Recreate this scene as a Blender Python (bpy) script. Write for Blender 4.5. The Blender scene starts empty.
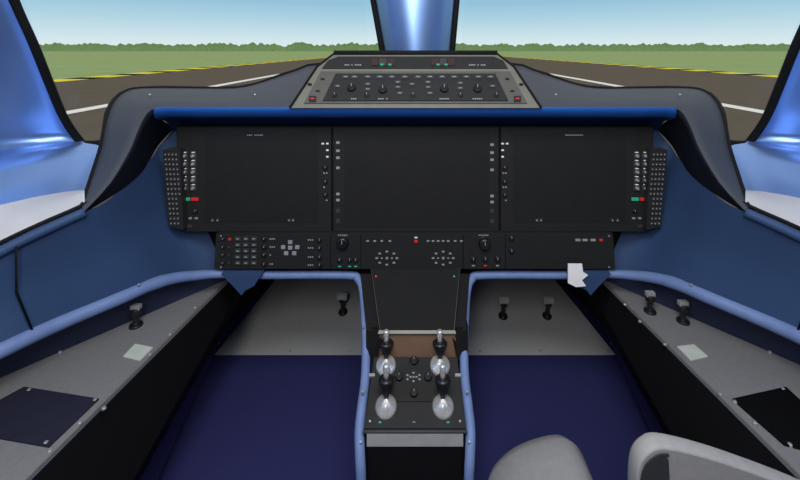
import bpy, bmesh, math, random
from mathutils import Vector, Matrix
random.seed(4)
CX, HZ, F, EYE = 415.0, 50.0, 400.0, 1.25

def L(u, v, y):
    """image pixel (column u, row v) unprojected at chosen depth y -> metres"""
    return Vector(((u-CX)*y/F, y, EYE-(v-HZ)*y/F))

class Plane:
    def __init__(s, p, n): s.p=Vector(p); s.n=Vector(n).normalized()
    def at(s, u, v):
        d=Vector(((u-CX)/F,1,-(v-HZ)/F)); o=Vector((0,0,EYE))
        return o+d*((s.p-o).dot(s.n)/d.dot(s.n))
def slope(v1,y1,v2,y2):
    a=L(CX,v1,y1); b=L(CX,v2,y2); t=(b-a)
    n=Vector((1,0,0)).cross(t).normalized()
    if n.y>0: n=-n
    return Plane(a,n)

# ---------------------------------------------------------------- materials
def lin(c):
    return tuple(((x/255)/12.92 if x/255<=0.04045 else ((x/255+0.055)/1.055)**2.4) for x in c)
def mk(name,c,rough=.55,metal=0,var=.06,scale=30,bump=0,emit=0,coat=0,spec=.5):
    m=bpy.data.materials.new(name); m.use_nodes=True
    nt=m.node_tree; b=nt.nodes['Principled BSDF']
    c=lin(c)
    tc=nt.nodes.new('ShaderNodeTexCoord'); no=nt.nodes.new('ShaderNodeTexNoise')
    no.inputs['Scale'].default_value=scale; no.inputs['Detail'].default_value=3
    nt.links.new(tc.outputs['Object'],no.inputs['Vector'])
    cr=nt.nodes.new('ShaderNodeValToRGB')
    cr.color_ramp.elements[0].position=.3; cr.color_ramp.elements[1].position=.7
    cr.color_ramp.elements[0].color=tuple(x*(1-var) for x in c)+(1,)
    cr.color_ramp.elements[1].color=tuple(min(1,x*(1+var)) for x in c)+(1,)
    nt.links.new(no.outputs['Fac'],cr.inputs['Fac']); nt.links.new(cr.outputs['Color'],b.inputs['Base Color'])
    b.inputs['Roughness'].default_value=rough; b.inputs['Metallic'].default_value=metal
    b.inputs['Specular IOR Level'].default_value=spec
    if coat: b.inputs['Coat Weight'].default_value=coat; b.inputs['Coat Roughness'].default_value=.25
    if bump:
        bp=nt.nodes.new('ShaderNodeBump'); bp.inputs['Strength'].default_value=bump; bp.inputs['Distance'].default_value=.002
        nt.links.new(no.outputs['Fac'],bp.inputs['Height']); nt.links.new(bp.outputs['Normal'],b.inputs['Normal'])
    if emit:
        b.inputs['Emission Color'].default_value=c+(1,); b.inputs['Emission Strength'].default_value=emit
    return m
M=dict(
 panel=mk('panel_black',(39,39,39),.6,spec=.2),
 uppanel=mk('pedestal_panel_black',(32,32,32),.7,spec=.1),
 panel2=mk('panel_black_module',(43,43,43),.6,spec=.2),
 screen=mk('display_glass',(37,37,37),.5,spec=.2),
 black=mk('rubber_black',(16,16,17),.7,spec=.2),
 side=mk('console_side_black',(17,17,18),.8,spec=.1),
 btn=mk('button_dark',(60,60,62),.5,spec=.3),
 btnl=mk('button_grey',(148,149,152),.5),
 knob=mk('knob_black',(26,26,28),.35),
 white=mk('legend_white',(225,225,225),.6,emit=.12),
 red=mk('lamp_red',(200,35,35),.5,emit=.3),
 dred=mk('annunciator_dark',(50,30,32),.5),
 green=mk('lamp_green',(35,150,110),.5,emit=.4),
 apface=mk('autopilot_face',(112,112,102),.6),
 apin=mk('autopilot_inner',(82,82,77),.6),
 char=mk('glareshield_charcoal',(68,72,80),.65,spec=.25,scale=200),
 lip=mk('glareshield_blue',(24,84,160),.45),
 lip_shade=mk('glareshield_blue_shaded',(24,48,94),.6,spec=.2),  # shaded copy of the lip blue, paints its undercut darker
 navy=mk('liner_navy',(52,76,114),.6,scale=8,spec=.3),
 dnavy=mk('liner_dark_navy',(44,50,74),.7,spec=.2),
 shadow=mk('glareshield_underside_shade',(26,30,40),.8,spec=.1),  # shade beneath the glareshield arms put in as dark colour
 trim=mk('trim_light_blue',(112,134,182),.5,spec=.3),
 carpet=mk('carpet_navy',(54,56,104),.95,scale=300,bump=.4,spec=.0),
 carpet2=mk('carpet_navy_kick',(46,44,84),.95,scale=300,bump=.4,spec=.0),
 cons=mk('console_grey',(122,122,124),.6,spec=.3,scale=120),
 front=mk('pedestal_front_grey',(170,170,170),.5),
 foot=mk('footwell_grey',(176,176,176),.6,spec=.2,scale=120),
 plateL=mk('plate_navy',(38,38,54),.6,spec=.2), plateR=mk('plate_black',(10,10,11),.7,spec=.1),
 placard=mk('placard_grey',(195,200,192),.6),
 screw=mk('screw_steel',(190,190,190),.3,.6),
 chrome=mk('lever_chrome',(225,225,222),.28,.6),
 silver=mk('edge_silver',(130,128,120),.5,.2),
 brown=mk('recess_brown',(125,98,80),.7),
 blue=mk('pillar_blue_lacquer',(122,156,212),.32,.75,coat=.3,scale=2,var=.02),
 ledge=mk('ledge_grey',(190,190,192),.5,scale=10),
 seat=mk('seat_leather',(140,139,139),.6,scale=90,bump=.1,spec=.3),
 seatd=mk('seat_shell_dark',(44,45,48),.6),
 artifact_white=mk('artifact_white',(255,250,252),.8),
 wall=mk('cabin_wall',(42,44,50),.8),
 ceil=mk('ceiling_blocker_grey',(90,92,96),.9),
 grass=mk('grass',(152,170,114),1,var=.08,scale=.25,spec=0),
 tree=mk('foliage',(134,160,104),1,var=.18,scale=.3,spec=0),
 asphalt=mk('asphalt',(104,95,82),1,var=.05,scale=.6,spec=0),
 wline=mk('paint_white',(240,236,225),.9,spec=0),
 yline=mk('paint_yellow',(236,216,70),.9,spec=0),
 bline=mk('paint_black',(36,36,34),.9,spec=0),
)
g=bpy.data.materials.new('windshield_glass'); g.use_nodes=True
nt=g.node_tree; nt.nodes.clear()
o=nt.nodes.new('ShaderNodeOutputMaterial'); mx=nt.nodes.new('ShaderNodeMixShader')
t=nt.nodes.new('ShaderNodeBsdfTransparent'); t.inputs[0].default_value=(.99,.99,1,1)
gl=nt.nodes.new('ShaderNodeBsdfGlossy'); gl.inputs['Roughness'].default_value=.05
mx.inputs[0].default_value=.015
nt.links.new(t.outputs[0],mx.inputs[1]); nt.links.new(gl.outputs[0],mx.inputs[2]); nt.links.new(mx.outputs[0],o.inputs[0])
M['glass']=g

# ---------------------------------------------------------------- mesh builder
def cr(pts,n=6):
    pts=[Vector(p) for p in pts]; out=[]
    for i in range(len(pts)-1):
        p0=pts[max(i-1,0)]; p1=pts[i]; p2=pts[i+1]; p3=pts[min(i+2,len(pts)-1)]
        for k in range(n):
            t=k/n
            out.append(.5*((2*p1)+(p2-p0)*t+(2*p0-5*p1+4*p2-p3)*t*t+(3*p1-p0-3*p2+p3)*t**3))
    out.append(pts[-1]); return out

class Model:
    def __init__(s,name,flip=False):
        s.name=name; s.bm=bmesh.new(); s.m=[]; s.flip=flip
    def mi(s,m):
        if m not in s.m: s.m.append(m)
        return s.m.index(m)
    def v(s,p):
        p=Vector(p)
        if s.flip: p=Vector((-p.x,p.y,p.z))
        return s.bm.verts.new(p)
    def f(s,vs,m,smooth=False):
        try:
            f=s.bm.faces.new(vs); f.material_index=s.mi(m); f.smooth=smooth
        except ValueError: pass
    def face(s,pts,m): s.f([s.v(p) for p in pts],m)
    def prism(s,pts,off,m,mside=None):
        off=Vector(off); a=[s.v(p) for p in pts]; b=[s.v(Vector(p)+off) for p in pts]; n=len(a)
        s.f(a,m); s.f(b[::-1],mside or m)
        for i in range(n): s.f([a[i],b[i],b[(i+1)%n],a[(i+1)%n]],mside or m)
    def box(s,lo,hi,m):
        x0,y0,z0=lo;x1,y1,z1=hi
        s.prism([(x0,y0,z0),(x1,y0,z0),(x1,y0,z1),(x0,y0,z1)],(0,y1-y0,0),m)
    def slab(s,pl,px,h,m,sink=.004,mside=None):
        """flat part on panel face, standing h proud"""
        pts=[pl.at(*q) for q in px]
        s.prism([p+pl.n*h for p in pts],-pl.n*(h+sink),m,mside)
    def rect(s,pl,u,v,w,hh,h,m):
        s.slab(pl,[(u-w/2,v-hh/2),(u+w/2,v-hh/2),(u+w/2,v+hh/2),(u-w/2,v+hh/2)],h,m)
    def legend(s,pl,u,v,w,h):
        """row of tiny engraved characters"""
        n=max(2,int(w/1.7)); x=u-w/2
        for i in range(n):
            if random.random()<.85: s.rect(pl,x+(i+.5)*w/n,v,w/n*.66,1.25,h,'btnl')
    def loft(s,rows,m,smooth=True,closed=False):
        vs=[[s.v(p) for p in r] for r in rows]
        for i in range(len(vs)-1):
            n=len(vs[i])
            for j in range(n if closed else n-1):
                k=(j+1)%n
                s.f([vs[i][j],vs[i][k],vs[i+1][k],vs[i+1][j]],m,smooth)
        return vs
    def lathe(s,c,ax,prof,m,seg=16,smooth=True):
        c=Vector(c); ax=Vector(ax).normalized(); q=ax.to_track_quat('Z','Y')
        rows=[[c+q@Vector((r*math.cos(2*math.pi*i/seg),r*math.sin(2*math.pi*i/seg),h)) for i in range(seg)] for r,h in prof]
        vs=s.loft(rows,m,smooth,True)
        s.f(vs[-1],m); s.f(vs[0][::-1],m)
    def tube(s,path,r,m,seg=10):
        path=[Vector(p) for p in path]; rows=[]
        up=Vector((0,0,1))
        for i,p in enumerate(path):
            d=(path[min(i+1,len(path)-1)]-path[max(i-1,0)]).normalized()
            a=d.cross(up)
            if a.length<.15: a=d.cross(Vector((0,1,0)))
            a.normalize()
            if rows and a.dot(prev)<0: a=-a
            prev=a
            b=d.cross(a)
            rr=r[i] if isinstance(r,(list,tuple)) else r
            rows.append([p+rr*(a*math.cos(2*math.pi*k/seg)+b*math.sin(2*math.pi*k/seg)) for k in range(seg)])
        vs=s.loft(rows,m,True,True); s.f(vs[0][::-1],m); s.f(vs[-1],m)
    def knob(s,pl,u,v,rpx,h,m='knob',mark=True):
        p=pl.at(u,v); r=rpx*p.y/F
        s.lathe(p-pl.n*.002,pl.n,[(r*1.25,0),(r*1.25,h*.3),(r,h*.35),(r*.9,h*.9),(r*.75,h)],m)
        if mark:
            q=p+pl.n*(h-.001); s.prism([q+Vector((-.0012,0,0)),q+Vector((.0012,0,0)),q+Vector((.0012,0,r*.7)),q+Vector((-.0012,0,r*.7))],pl.n*.001,'btnl')
    def done(s,bevel=0,merge=False,subsurf=0,parent=None):
        if merge: bmesh.ops.remove_doubles(s.bm,verts=s.bm.verts,dist=1e-5)
        bmesh.ops.recalc_face_normals(s.bm,faces=s.bm.faces)
        me=bpy.data.meshes.new(s.name); s.bm.to_mesh(me); s.bm.free()
        for m in s.m: me.materials.append(M[m])
        ob=bpy.data.objects.new(s.name,me); bpy.context.scene.collection.objects.link(ob)
        if bevel:
            b=ob.modifiers.new('bevel','BEVEL'); b.width=bevel; b.segments=2; b.limit_method='ANGLE'; b.angle_limit=.7
        if parent: ob.parent=parent
        return ob

# ---------------------------------------------------------------- outside world
G=EYE-3.0
m=Model('airfield_grass'); m.face([(-3000,-400,G),(3000,-400,G),(3000,4000,G),(-3000,4000,G)],'grass'); m.done()
m=Model('runway')
z=G+.03
m.prism([(-36,-60,z),(42,-60,z),(42,860,z),(-36,860,z)],(0,0,-.05),'asphalt')
z=G+.05
for xa,xb in((-34.5,3.0),(40.5,3.0)):
    y=6
    while y<420:
        m.face([(xa-xb/2,y,z),(xa+xb/2,y,z),(xa+xb/2,y+3.6,z),(xa-xb/2,y+3.6,z)],'yline')
        m.face([(xa-xb/2,y+3.6,z),(xa+xb/2,y+3.6,z),(xa+xb/2,y+6.2,z),(xa-xb/2,y+6.2,z)],'bline'); y+=6.2
for xa in(-16.4,16.6):
    m.face([(xa-.45,2,z),(xa+.45,2,z),(xa+.45,800,z),(xa-.45,800,z)],'wline')
m.done()
m=Model('tree_line')
pts=[];n=900
hs=0
for i in range(n+1):
    x=-1430+2860*i/n
    hs=.7*hs+.3*random.uniform(-3.6,3.6)
    pts.append((x,930+25*math.sin(i*.05),16.0+2.2*hs+1.2*math.sin(i*.21)+1.2*math.sin(i*1.3)))
m.loft([[(x,y-12,G) for x,y,h in pts],[(x,y-4,G+h*.6) for x,y,h in pts],[(x,y,G+h) for x,y,h in pts],[(x,y+14,G+h*.8) for x,y,h in pts],[(x,y+18,G) for x,y,h in pts]],'tree',smooth=False)
m.done()

# ---------------------------------------------------------------- windshield post
m=Model('windshield_center_post')
def postc(t):
    a=L(417.5,56,1.585); b=L(415,0,1.585); d=(b-a); return a+d*(t*2.6-.2)
rows=[];ls=[];rs=[]
for i in range(9):
    c=postc(i/8); row=[]; w=.123+.036*(i/8)/.46
    for k in range(25):
        a=math.pi*k/24
        row.append(c+Vector((-w*math.cos(a),.04-.085*math.sin(a),0)))
    rows.append(row); ls.append(c+Vector((-w-.010,.045,0))); rs.append(c+Vector((w+.010,.045,0)))
m.loft(rows,'blue')
m.tube(ls,.013,'black'); m.tube(rs,.013,'black')
m.loft([ls,rs],'black')
m.done()

# ---------------------------------------------------------------- fuselage walls
Tpx=[(176,127,1.36),(160,145,1.34),(149,161,1.26),(112,197,1.07),(85,212,1.0),(45,230,.95),(0,252,.9),(-90,302,.80)]
T=[L(*p) for p in Tpx]+[Vector((-1.03,.5,.74)),Vector((-1.05,0,.74)),Vector((-1.05,-.8,.74))]
Bpx=[(226,272,1.36),(212,272,1.34),(190,274,1.29),(155,284,1.17),(122,297,1.1),(60,323,1.0),(0,351,.9),(-90,397,.80)]
B=[L(*p) for p in Bpx]+[Vector((-1.0,.5,.54)),Vector((-1.02,0,.54)),Vector((-1.02,-.8,.54))]
S=[(-12,-90,.93),(0,-40,1.0),(14,0,1.05),(34,45,1.1),(50,85,1.16),(64,118,1.21),(79,140,1.25)]
CONZ=.455
cons=Plane((0,0,CONZ),(0,0,1))
inner1=cons.at(212,295); inner2=cons.at(25,480)
outer1=cons.at(205,289); outer2=cons.at(0,378)
def ext(a,b,y): return a+(b-a)*((y-a.y)/(b.y-a.y))
Cout=[ext(outer1,outer2,y) for y in (1.42,1.36,1.3,1.22,1.12,1.03,.95,.85)]+[Vector((-1.08,.5,CONZ)),Vector((-1.08,0,CONZ)),Vector((-1.08,-.8,CONZ))]
for side,flip in(('left',False),('right',True)):
    m=Model('wall_'+side,flip)
    starts=[L(*p) for p in S]+[L(100,146,1.22),L(94,170,1.15),L(84,190,1.08)]
    starts=[starts[0]+Vector((.02,-.35,.35))]+starts
    rows=[]
    for p in starts:
        ctrl=[p,p+Vector((-.035,-.012,0)),p+Vector((-.09,-.06,0)),p+Vector((-.14,-.16,0)),p+Vector((-.17,-.32,0)),p+Vector((-.19,-.65,0)),p+Vector((-.19,-1.8,0))]
        rows.append(cr(ctrl,4))
    cols=[cr([r[i] for r in rows],2) for i in range(len(rows[0]))]
    m.loft(cols,'blue')
    low=rows[-1]
    lt=cr([T[4]+Vector((0,0,.005)),T[5],T[6],T[7],T[8],T[9],T[10]],4)
    mid=[(a+b)/2+Vector((-.0,0,.018)) for a,b in zip(low,lt)]
    m.loft([cr([a,c,b],4) for a,c,b in zip(low,mid,lt)],'ledge')
    Ts=cr(T,4); Bs=cr(B,4)
    m.loft([cr([a,(a+b)/2+Vector((-.02,0,0)),b],4) for a,b in zip(Ts,Bs)],'navy')
    m.tube(cr(T[4:],4),.012,'navy'); m.tube([p+Vector((-.012,0,.014)) for p in cr(T[3:],4)],.005,'black')
    a=(T[5]*.25+T[6]*.75); b=(B[5]*.55+B[6]*.45)
    m.tube([a+Vector((.014,-.004,0)),(a+b)/2+Vector((-.012,-.004,0)),b+Vector((.004,-.004,0))],.0025,'black',6)
    Cs=cr(Cout,4)
    m.loft([[a+(b-a)*k/4+Vector((-.01*math.sin(math.pi*k/4),0,0)) for k in range(5)] for a,b in zip(Bs,Cs)],'dnavy')
    m.done()
    m=Model('trim_1' if side=='left' else 'trim_2',flip)
    tr=[(-90,397,.80),(0,351,.9),(60,323,1.0),(122,297,1.1),(150,285,1.16),(175,278,1.22),(200,275,1.27),(222,274,1.295),(260,275,1.30),(345,275,1.30),(358,279,1.29),(363,292,1.26),(365,320,1.21),(366,350,1.15),(365,380,1.09),(362,405,1.04),(359.5,430,1.0),(360,455,.97),(361,480,.955),(362,560,.94)]
    P=[Vector((-1.0,0,.54)),Vector((-1.0,.5,.54))]+[L(*p) for p in tr]
    P=cr(P,5)
    R=[.0175 if p.x<-.75 else max(.0115,.0165-.004*min(1,max(0,(p.x+.75)/.1)))  for p in P]
    m.tube(P,R,'trim',12)
    for q in((30,337,.95),(140,288,1.13),(300,275,1.30),(364,330,1.19),(363,395,1.05),(361,445,.98)):
        c=L(*q); d=(Vector((0,-.4,.9))).normalized()
        m.lathe(c+d*.011,d,[(.004,0),(.003,.005)],'screw',8)
    m.done()

# ---------------------------------------------------------------- windshield seals + glass
for i,flip in((1,False),(2,True)):
    m=Model('window_%d'%i,flip)
    s=[L(*p) for p in S]
    path=[s[0]+Vector((.02,-.35,.35))]+s+[L(86,144,1.25),L(103,143,1.24)]
    m.tube(cr(path,4),.011,'black')
    gt=[L(*p) for p in[(103,143,1.24),(110,105,1.34),(140,88,1.46),(240,87,1.52),(297,70,1.58),(370,58,1.63)]]
    m.tube(cr(gt,4),.006,'black')
    top=[L(u,-60,y) for u,y in((-8,.97),(60,1.03),(120,1.1),(230,1.2),(290,1.3),(358,1.5))]
    m.loft([gt,top],'glass'); m.face([s[0],s[3],s[6],gt[0],top[0]],'glass')
    m.done()

# ---------------------------------------------------------------- glareshield
m=Model('glareshield')
Opx=[(415,62,1.53),(320,64,1.53),(297,70,1.53),(262,82,1.52),(235,88,1.5),(190,88,1.48),(142,88,1.45),(124,92,1.4),(112,104,1.34),(105,125,1.27),(101,146,1.21),(92,175,1.12),(81,209,1.0)]
Ipx=[(415,107,1.2),(320,107,1.2),(297,107,1.2),(262,107,1.2),(235,107,1.2),(190,107,1.2),(164,107,1.2),(151,110,1.19),(144,118,1.17),(137,133,1.14),(130,150,1.11),(111,182,1.05),(84,212,.99)]
for sgn in(False,True):
    m.flip=sgn
    O=cr([L(*p) for p in Opx],3); I=cr([L(*p) for p in Ipx],3)
    m.loft([[a+(b-a)*k/4+Vector((0,0,.006*math.sin(math.pi*k/4))) for k in range(5)] for a,b in zip(O,I)],'char')
    m.tube(O,.006,'black')
    m.loft([O,[p+Vector((0,.02,-.05)) for p in O]],'black')
    U=[L(*p) for p in[(415,127,1.34),(320,127,1.34),(297,127,1.34),(262,127,1.34),(235,127,1.34),(205,127,1.34),(180,127,1.34),(170,133,1.34),(158,146,1.33),(150,160,1.27),(140,174,1.2),(117,193,1.09),(84,213,1.0)]]
    U=cr(U,3)
    n=7*3-1
    lip=[];lip_shade=[];dk=[]
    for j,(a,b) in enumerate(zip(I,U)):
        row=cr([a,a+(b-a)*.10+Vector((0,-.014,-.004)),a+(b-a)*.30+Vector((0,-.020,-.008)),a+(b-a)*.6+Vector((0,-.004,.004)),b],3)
        if j<=n: lip.append(row[:8]); lip_shade.append(row[7:])
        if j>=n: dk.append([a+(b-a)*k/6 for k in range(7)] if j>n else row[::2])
    m.loft(lip,'lip'); m.loft(lip_shade,'lip_shade'); m.loft(dk,'shadow')
m.flip=False
for u,v in((150,97),(680,97),(108,150),(722,150),(255,97),(556,97)):
    y=1.30 if v<100 else 1.19
    m.lathe(L(u,v,y)+Vector((0,0,.006)),(0,-.3,1),[(.004,0),(.003,.004)],'screw',8)
m.done(merge=True)
# ---------------------------------------------------------------- autopilot control panel
ap=slope(107,1.19,60,1.31)
m=Model('autopilot_control_panel')
out=[(290,108),(317,67),(334,54),(497,54),(514,67),(541,108)]
m.prism([ap.at(*q) for q in out],(0,.17,-.02),'apface','black')
m.tube([ap.at(*q)+ap.n*.002 for q in out],.004,'black',8)
m.tube([ap.at(334,53),ap.at(497,53)],.009,'black')
m.slab(ap,[(328,61),(338,57),(494,57),(503,61),(508,69),(322,69)],.003,'panel2')
m.slab(ap,[(321,72),(510,72),(527,104),(304,104)],.004,'apin')
m.slab(ap,[(336,75),(495,75),(508,102),(323,102)],.008,'panel2')
for u0 in(375,435):
    for k in range(3): m.rect(ap,u0+k*8,63,7,7,.007,'dred' if k!=1 else 'btn')
for u,v in((382,66),(390,66),(438,66),(446,66)): m.rect(ap,u,v,3,1.2,.009,'green')
for u,w_ in((353,17),(477,17)): m.legend(ap,u,66,w_,.006)
for u,v in((352,90),(383,92),(444,91),(477,91)):
    m.knob(ap,u,v,4.6,.02)
for u,v in((367,97),(413,97),(460,97),(335,97),(496,97)): m.knob(ap,u,v,2.8,.014)
for u in(346,355,368,380,392,405,418,430,442,454,466,478,490): m.rect(ap,u,79,7,3,.011,'btn'); m.rect(ap,u,78.6,3.6,.8,.0116,'btnl')
for u,v in((368,86),(368,91),(398,84),(398,89),(412,86),(428,84),(428,89),(460,85),(460,90),(400,95),(430,95),(492,88),(338,88)):
    m.rect(ap,u,v,6,3,.011,'btn'); m.rect(ap,u,v,3,.7,.0116,'btnl')
for u in(352,383,444,477): m.legend(ap,u,100.3,10,.0086)
for u in(313,517): m.rect(ap,u,100,7,6,.007,'panel2'); m.rect(ap,u,100,3.5,1.2,.009,'red')
for u,v in((318,92),(323,80),(512,92),(507,80),(310,85),(521,85)): m.rect(ap,u,v,4,1.6,.006,'knob')
m.done(bevel=.0008)

# ---------------------------------------------------------------- instrument panel
ip=Plane((0,1.30,0),(0,-1,0)); lp=Plane((0,1.285,0),(0,-1,0)); wp=Plane((0,1.27,0),(0,-1,0))
m=Model('instrument_panel')
m.prism([ip.at(*q) for q in[(176,126),(654,126),(649,232),(181,232)]],(0,.06,0),'black')
m.prism([(-.74,1.36,.475),(-.74,1.36,1.05),(-.74,2.09,1.05),(-.74,2.09,.20)],(1.48,0,0),'side')  # hidden box, underside sloped down to keep light off the footwell
mods=[([(178,127),(331.5,127),(331.5,230.5),(182,230.5)]),([(334,127),(498,127),(498,230.5),(334,230.5)]),([(500.5,127),(652,127),(648,230.5),(500.5,230.5)])]
for q in mods: m.slab(ip,q,.008,'panel')
for a,b,c,d in((207,318,132,221),(345,488,131,226),(513,624,132,221)):
    m.slab(ip,[(a,c),(b,c),(b,d),(a,d)],.0092,'screen',.002)
for fl in(0,1):
    X=(lambda u: 830-u) if fl else (lambda u:u)
    m.slab(wp,[(X(163),150),(X(180.5),149),(X(184),229.5),(X(170),226)],.004,'panel2',.03)
    for r in range(15):
        for c in range(4):
            if (r>8 and c>2): continue
            uu=X(166.5+c*3.6+r*.42)
            m.rect(wp,uu,154+r*4.9,2.5,3.2,.007,'btn'); m.rect(wp,uu,154+r*4.9,1.3,1.2,.0076,'btnl')
    for r in range(5):
        for c in range(2):
            m.rect(ip,X(186.5+c*8.5),155+r*8,6.4,5.6,.011,'btn')
            m.knob(ip,X(186.5+c*8.5),155+r*8,1.7,.02,'btnl',False)
            m.rect(ip,X(186.5+c*8.5),151.6+r*8,3,.8,.0125,'white')
    m.rect(ip,X(188),198,7,3,.012,'green' if not fl else 'red'); m.rect(ip,X(196.5),198,7,3,.012,'red' if not fl else 'green')
    m.knob(ip,X(197),210,2.6,.015)
    m.rect(ip,X(192),217,3,1.6,.012,'btnl'); m.rect(ip,X(198),217,3,1.6,.012,'btnl')
    m.rect(ip,X(189),225,10,3,.011,'btn')
    m.legend(ip,X(257),134.5,18,.0105)
    for u in(214,219,290,294): m.rect(ip,X(u),219,3,3.2,.0105,'btn'); m.rect(ip,X(u),219,1.6,1.2,.0115,'btnl')
    for v in(143,149.5,156): m.rect(ip,X(328),v,2.4,1.5,.0105,'white')
    m.rect(ip,X(323.5),143,2.4,1.5,.0105,'white')
    for v in(167,181,194): m.knob(ip,X(326),v,2.6,.014); m.legend(ip,X(326),v+5.3,5,.0105)
    for v in(142,150,157,167,193,199): m.rect(ip,X(338.5),v+(0 if not fl else 2),3.4,2.4,.011,'btnl')
    m.rect(ip,X(338.5),210,4,4,.011,'btn'); m.rect(ip,X(338.5),220,4,4,.011,'btn')
m.slab(lp,[(217,233),(612,233),(614.5,268),(215,268)],.006,'panel',.04)
P0=.007
for u in(331,361,463,505): m.rect(lp,u,250.5,.8,34,P0,'black')
for v in(238,246,254,262): m.knob(lp,224,v,2.1,.012); m.rect(lp,230,v,2,2,.009,'btn')
m.rect(lp,231,238,2,2,.01,'red')
for r in range(5):
    for c in range(3): m.rect(lp,239+c*8,237.5+r*6,6,4,.010,'btn'); m.rect(lp,239+c*8,237.5+r*6,3,1.1,.0107,'btnl')
for v in(238,246,254,263): m.knob(lp,265,v,2.6,.013); m.legend(lp,273,v,6,.0075)
for du,dv in((0,-6),(-7,-1),(7,-1),(-4,5),(4,5),(0,-0.5)): m.rect(lp,291+du,247+dv,4.2,3.4,.010,'btnl')
for v in(239,247,256,264):
    m.knob(lp,320,v,2.7,.013); m.legend(lp,311,v,6,.0075)
m.knob(lp,343,241,6,.024); m.legend(lp,343,234.3,10,P0)
for u in(340,350,356): m.knob(lp,u,259,2.8,.013)
for u in(340,350,356): m.rect(lp,u,265.3,3,1,.0085,'green')
for u in(368,375,382,390,428,433,438,443,448,455,461): m.rect(lp,u,240,2.6,1.4,.0085,'btnl')
m.rect(lp,416,240,3,2.4,.009,'red'); m.rect(lp,416,236.5,3,1,.009,'white')
for cu in(387,443):
    for k in range(8):
        a=k*math.pi/4; m.rect(lp,cu+10*math.cos(a),257+6.5*math.sin(a),2.6,1.4,.009,'btnl')
    m.rect(lp,cu,257,2.4,2,.009,'btnl'); m.rect(lp,cu-5,257,2,1,.009,'btnl'); m.rect(lp,cu+5,257,2,1,.009,'btnl')
m.knob(lp,484,242,6,.024); m.legend(lp,484,234.3,12,P0)
for u in(473,485,497): m.knob(lp,u,258,3.2,.014); m.rect(lp,u,264.5,3,1,.009,'red' if u==485 else 'btnl')
for v in(237,250): m.knob(lp,511,v,3,.013)
for u in(577,584,592): m.rect(lp,u,239,5,2.2,.009,'btnl')
m.rect(lp,600,239,3,2,.009,'red')
for u in(222,608):
    for v in(235,266): m.rect(lp,u,v,1.3,1.3,.0085,'btnl')
for fl in(0,1):
    X=(lambda u: 832-u) if fl else (lambda u:u)
    m.slab(ip,[(X(226),268),(X(266),268),(X(258),280),(X(250),284),(X(246),289),(X(238),280)],.035,'navy',.0)
m.done(bevel=.0009)
m=Model('artifact_patch')  # pale jagged artifact rebuilt as a thin slab
pn=Plane((0,1.256,0),(0,-1,.0))
m.slab(pn,[(568,264),(582,264),(583,272),(588,275),(582,280),(586,286),(576,287),(568,283)],.001,'artifact_white',.003); m.done()

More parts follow.
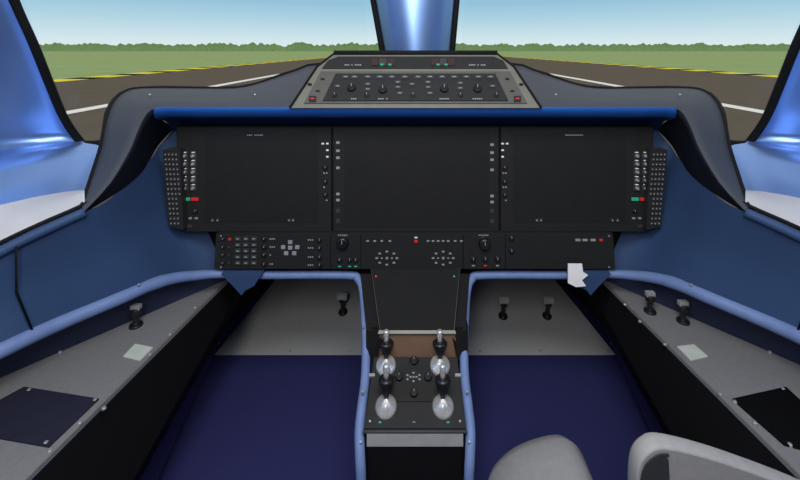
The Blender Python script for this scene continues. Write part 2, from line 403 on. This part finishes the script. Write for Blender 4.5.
# ---------------------------------------------------------------- floor, footwell
fl1=Vector(((212-CX)*1.639/F,1.639,0)); fl2=Vector(((155-CX)*1.163/F,1.163,0))
m=Model('floor'); m.prism([(-1.15,-.8,0),(1.15,-.8,0),(1.15,1.66,0),(-1.15,1.66,0)],(0,0,-.04),'carpet'); m.done()
m=Model('wall_front')
m.prism([(-.86,1.639,0.0),(.86,1.639,0.0),(.86,2.1,.14),(-.86,2.1,.14)],(0,.01,-.03),'foot')
m.box((-.9,2.1,0),(.9,2.14,1.0),'side')
fw=Plane((0,1.639,0),(0,-.14,.461))
for u in(222,290,350,480,540,608): m.lathe(fw.at(u,351),fw.n,[(.005,0),(.004,.003)],'screw',8)
m.done()
for nm in('l','r'):
    m=Model('side_console',nm=='r')
    iA=ext(inner1,inner2,2.08); iB=ext(inner1,inner2,1.3); iC=ext(inner1,inner2,.35)
    oA=Vector((-.98,2.08,CONZ)); oB=ext(outer1,outer2,1.36)+Vector((-.03,0,0)); oC=ext(outer1,outer2,.85)+Vector((-.02,0,0)); oD=Vector((-1.12,.35,CONZ))
    m.prism([iA,iC,oD,oC,oB,oA],(0,0,-.012),'cons')
    fA=ext(fl1,fl2,2.08); fC=ext(fl1,fl2,.35); fA.x=iA.x-.14
    fM=Vector(fl1); 
    dn=Vector((0,0,-.012))
    tM=ext(inner1,inner2,fM.y)+dn
    k=.72
    tops=[iA+dn,tM,iC+dn]; bots=[fA,fM,fC]
    qs=[a+(b-a)*k for a,b in zip(tops,bots)]; e6=Vector((.004,0,0))
    m.loft([tops,qs],'side',False)
    m.loft([qs,[q+e6 for q in qs]],'carpet2',False)
    m.loft([[q+e6 for q in qs],[q+e6-Vector((0,0,.01)) for q in bots]],'carpet2',False)
    m.face([iC+dn,fC,Vector((-1.12,.35,0)),oD+dn],'side')
    m.face([iA+dn,fA,Vector((-.98,2.08,0)),oA+dn],'side')
    m.tube([iA+Vector((-.004,0,0)),iC+Vector((-.004,0,0))],.0025,'silver',6)
    if nm=='l':
        m.slab(cons,[(-20,412),(24,388),(99,400),(49,448),(-20,436)],.004,'plateL')
        pl=[(123,357),(135,344.5),(153,348),(140,361)]
        lv=[(136,326)]
        sc=[(29,391),(95,401),(46,444),(113,327),(170,335),(150,355),(80,424),(50,452),(195,308),(60,353),(104,409)]
    else:
        f=lambda u:830-u
        m.slab(cons,[(f(812),412),(f(786),388),(f(732),400),(f(784),446),(f(830),458),(f(850),440)],.004,'plateR')
        pl=[(f(677),347),(f(694),345),(f(708),357),(f(691),361)]
        lv=[(f(650),312),(f(683),322)]
        sc=[(f(735),403),(f(790),446),(f(783),390),(f(640),322),(f(665),345),(f(720),395),(f(716),326),(f(770),353),(f(755),424),(f(625),305)]
    m.slab(cons,pl,.003,'placard')
    for q in sc: m.lathe(cons.at(*q),(0,0,1),[(.0055,0),(.004,.005)],'screw',8)
    for q in lv:
        c=cons.at(*q)
        m.lathe(c,(0,0,1),[(.018,0),(.017,.006),(.008,.008),(.007,.03),(.013,.034),(.014,.05),(.010,.052)],'knob')
        m.box((c.x-.013,c.y-.007,c.z+.048),(c.x+.013,c.y+.007,c.z+.062),'btnl')
    for kk in range(4):
        t=.02+.2*kk; c=tops[1].lerp(tops[2],t); d=bots[1].lerp(bots[2],t); p=c.lerp(d,.85)+Vector((.006,0,0))
        m.lathe(p,(1,0,.1),[(.004,0),(.003,.003)],'screw',8)
    m.done(bevel=.001)
for q in((343,312),(503,316),(547,316)):
    m=Model('pedal_adjust_handle'); c=fw.at(*q)
    ax=Vector((0,-.25,.95)).normalized()
    m.lathe(c-ax*.004,ax,[(.022,0),(.020,.01),(.010,.014),(.009,.062),(.015,.066),(.016,.080)],'knob')
    e=c+ax*.070
    m.prism([e+Vector((-.022,-.008,0)),e+Vector((.022,-.008,0)),e+Vector((.022,.008,.006)),e+Vector((-.022,.008,.006))],ax*.026,'placard')
    m.done(bevel=.002)

# ---------------------------------------------------------------- pedestal
up=slope(268,1.285,330,1.15); dk=slope(358,1.13,428,.99)
m=Model('center_pedestal')
pts=[up.at(*q)-up.n*.012 for q in[(360,272),(470,272),(466,330),(366,330)]]
m.prism(pts,-up.n*.06+Vector((0,.05,-.02)),'black')
for s_ in(0,1):
    X=(lambda u: 834-u) if s_ else (lambda u:u)
    m.prism([L(X(366),326,1.17),L(X(379),330,1.155),L(X(382),336,1.145),L(X(377),360,1.13),L(X(366),360,1.13)],(0,.1,0),'black')
m.slab(up,[(371,266),(460,266),(454,331),(380,331)],.004,'uppanel',.02)
for a,b in(((371,268),(380,331)),((460,268),(454,331))): m.tube([up.at(*a)+up.n*.003,up.at(*b)+up.n*.003],.0016,'btn',6)
m.slab(up,[(379,331),(455,331),(456,334.5),(378,334.5)],.006,'silver',.008)
for u,v in((376,277),): m.rect(up,u,v,1.6,1.6,.006,'red')
for u,v in((454,277),): m.rect(up,u,v,1.6,1.6,.006,'green')
yb=1.145
m.prism([L(380,334,yb),L(455,334,yb),L(458,362,yb),L(376,362,yb)],(0,.08,0),'brown')
d=[dk.at(*q) for q in[(374,357),(457,357),(466,428),(364,428)]]
m.prism(d,(0,0,-.01),'panel2')
m.prism([p+Vector((0,0,-.01)) for p in d],(0,0,-.24),'black')
m.box((-.12,.99,0),(.12,1.35,.15),'black')
m.slab(dk,[(399,366),(429,366),(431,402),(397,402)],.003,'panel')
for du,dv in((0,0),(0,-7),(0,7),(-6,-3),(6,-3),(-6,4),(6,4),(-3,0),(3,0)): m.rect(dk,413.5+du,378+dv*.6,2,1.6,.006,'btnl')
for u,v in((399,378),(428,378),(414,394),(414,362)): m.knob(dk,u,v,4,.014)
for u in(372,458): m.rect(dk,u,376,6,3,.006,'btnl')
for u in(370,460): m.rect(dk,u,422,2,2,.005,'screw')
for u,c in((380,'green'),(414,'silver'),(448,'green')): m.rect(dk,u,423,2.5,1.4,.005,c)
for u in(386,442): m.slab(dk,[(u-1.5,362),(u+1.5,362),(u+1.8,412),(u-1.8,412)],.003,'black')
m.tube([dk.at(363,429)+Vector((0,-.004,-.003)),dk.at(467,429)+Vector((0,-.004,-.003))],.004,'btn',8)
fr=Plane((0,.985,0),(0,-1,0))
m.slab(fr,[(367,432),(463,432),(463,445),(367,445)],.004,'front',.02)
m.slab(fr,[(368,446),(462,446),(462,590),(368,590)],.002,'black',.02)
m.done(bevel=.0012)
for u,v in((386,365),(440,365),(386,406),(443,406)):
    m=Model('thrust_lever'); c=dk.at(u,v); s=.88 if v>380 else .80
    c=c-Vector((0,0,.002)); ax=Vector((0,.12,1)); b=1.0/s*.92
    m.lathe(c,dk.n,[(.030*s*b,0),(.030*s*b,.004),(.026*s*b,.010*s),(.015*s,.017*s),(.007*s,.026*s)],'chrome',24)
    m.lathe(c+ax*.018*s,ax,[(.0055*s,0),(.008*s,.012*s),(.022*s*b,.050*s),(.0225*s*b,.056*s),(.018*s*b,.061*s),(.009*s,.063*s)],'knob',24)
    m.lathe(c+ax*.079*s,ax,[(.010*s,0),(.008*s,.010*s),(.009*s,.016*s),(.0105*s,.030*s),(.007*s,.036*s)],'chrome',16)
    m.done()

# ---------------------------------------------------------------- pilot seat
m=Model('pilot_seat')
def lobe(prof,ys,y0,mat):
    base=[L(u,v,y0) for u,v in prof]
    c=sum(base,Vector())/len(base); zmin=.16
    c=Vector((c.x,y0,zmin))
    rows=[]
    for y,sc in ys:
        row=[Vector((c.x+(p.x-c.x)*sc,y,zmin+(p.z-zmin)*(.25+.75*sc))) for p in base]
        row=[Vector((row[0].x,y,zmin))]+row+[Vector((row[-1].x,y,zmin))]
        rows.append(row)
    vs=m.loft(rows,mat); m.f(vs[0][::-1],mat); m.f(vs[-1],mat)
def arch(pts,n=4): return [(p.x,p.z) for p in cr([Vector((a,0,b)) for a,b in pts],n)]
p1=arch([(482,500),(486,480),(495,465),(515,449),(544,438),(567,436),(580,449),(588,474),(593,500)])
lobe(p1,[(.93,.55),(.925,.75),(.91,.9),(.88,1),(.84,1),(.6,1),(.42,.95)],.89,'seat')
p2=arch([(628,520),(630,490),(638,470),(660,458),(700,455),(740,458),(765,470),(775,490),(780,520)])
lobe(p2,[(.93,.55),(.925,.75),(.91,.9),(.88,1),(.6,1),(.42,.95)],.88,'seat')
m.box((.2,.45,.12),(.70,.86,.28),'seatd'); m.box((.3,.5,0),(.36,.85,.13),'seatd'); m.box((.60,.5,0),(.66,.85,.13),'seatd')
def pr(y,inset):
    pts=[(631,640),(629,520),(628,475),(631,450),(641,437),(657,433),(700,443),(750,460),(800,480),(850,505),(880,545),(890,640)]
    b=[L(u,v,.565) for u,v in[(q.x,q.z) for q in cr([Vector((a,0,b)) for a,b in pts],4)]]
    c=Vector((.46,.565,.42))
    return [Vector((c.x+(p.x-c.x)*inset,y,c.z+(p.z-c.z)*inset)) for p in b]
vs=m.loft([pr(.545,.985),pr(.546,.992),pr(.55,.998),pr(.557,1),pr(.565,1),pr(.572,.98),pr(.58,.94)],'seat')
m.f(vs[0],'seat'); m.f(vs[-1],'seat')
a=pr(.543,.972); k0=21
edge=a[2:k0]
innr=[Vector((p.x+.040*math.sin(math.pi*(.2+.8*i/(len(edge)-1))),p.y,p.z-.004)) for i,p in enumerate(edge)]
m.loft([edge,innr],'seatd'); m.loft([[p+Vector((0,.006,0)) for p in edge],edge],'seatd'); m.loft([innr,[p+Vector((0,.006,0)) for p in innr]],'seatd')
m.done()

# ---------------------------------------------------------------- unseen aft bulkhead and overhead brow, there to block light
m=Model('wall_back_blocker'); m.box((-1.3,-.86,-.04),(1.3,-.8,2.1),'wall'); m.done()  # unseen rear wall, made tall and dark to cut light and reflections
m=Model('ceiling_blocker')  # unseen brow strip added to block sky over dash and consoles
m.loft([[Vector((x,y,zz-.18*(x/.9)**2)) for x in [-.9+.1*i for i in range(19)]] for y,zz in((1.30,1.66),(1.15,1.76),(1.0,1.84),(.80,1.90),(.62,1.93))],'ceil')
m.done()

# ---------------------------------------------------------------- light
w=bpy.data.worlds.new('sky'); bpy.context.scene.world=w; w.use_nodes=True
nt=w.node_tree; bg=nt.nodes['Background']
tc=nt.nodes.new('ShaderNodeTexCoord'); sp=nt.nodes.new('ShaderNodeSeparateXYZ'); rp=nt.nodes.new('ShaderNodeValToRGB')
nt.links.new(tc.outputs['Generated'],sp.inputs[0]); nt.links.new(sp.outputs['Z'],rp.inputs[0]); nt.links.new(rp.outputs[0],bg.inputs[0])
e=rp.color_ramp.elements
e[0].position=0; e[0].color=lin((228,240,238))+(1,)
e[1].position=1; e[1].color=(1,1,1,1)
for p,c in((.03,(208,230,236)),(.07,(178,214,228)),(.115,(150,196,220)),(.25,(195,208,222))):
    x=e.new(p); x.color=lin(c)+(1,)
bg.inputs[1].default_value=1.0
def area(name,loc,tgt,sx,sy,e,c=(1,1,1)):
    l=bpy.data.lights.new(name,'AREA'); l.shape='RECTANGLE'; l.size=sx; l.size_y=sy; l.energy=e; l.color=c
    ob=bpy.data.objects.new(name,l); bpy.context.scene.collection.objects.link(ob); ob.location=loc
    ob.rotation_euler=(Vector(tgt)-Vector(loc)).to_track_quat('-Z','Y').to_euler()
area('added_overhead_fill',(0,.2,2.0),(0,.9,.0),.8,.5,16)  # added unseen fill light from overhead, no fixture behind it
area('added_rear_fill',(-.15,-.7,2.0),(-.1,1.6,1.35),.35,.4,10)  # added unseen light behind the camera, fills the forward surfaces
area('added_post_highlight',(-.3,-.75,1.62),(0,1.6,1.4),.3,.35,5)  # added unseen light that gives the centre post its highlight

cam=bpy.data.cameras.new('camera'); co=bpy.data.objects.new('camera',cam); bpy.context.scene.collection.objects.link(co)
co.location=(0,0,EYE); co.rotation_euler=(math.pi/2,0,0)
cam.sensor_width=36; cam.lens=18; cam.clip_start=.02; cam.clip_end=6000
cam.shift_x=-(CX-400)/800; cam.shift_y=-(240-HZ)/800
bpy.context.scene.camera=co
try:
    bpy.context.scene.view_settings.view_transform='Standard'
except Exception: pass
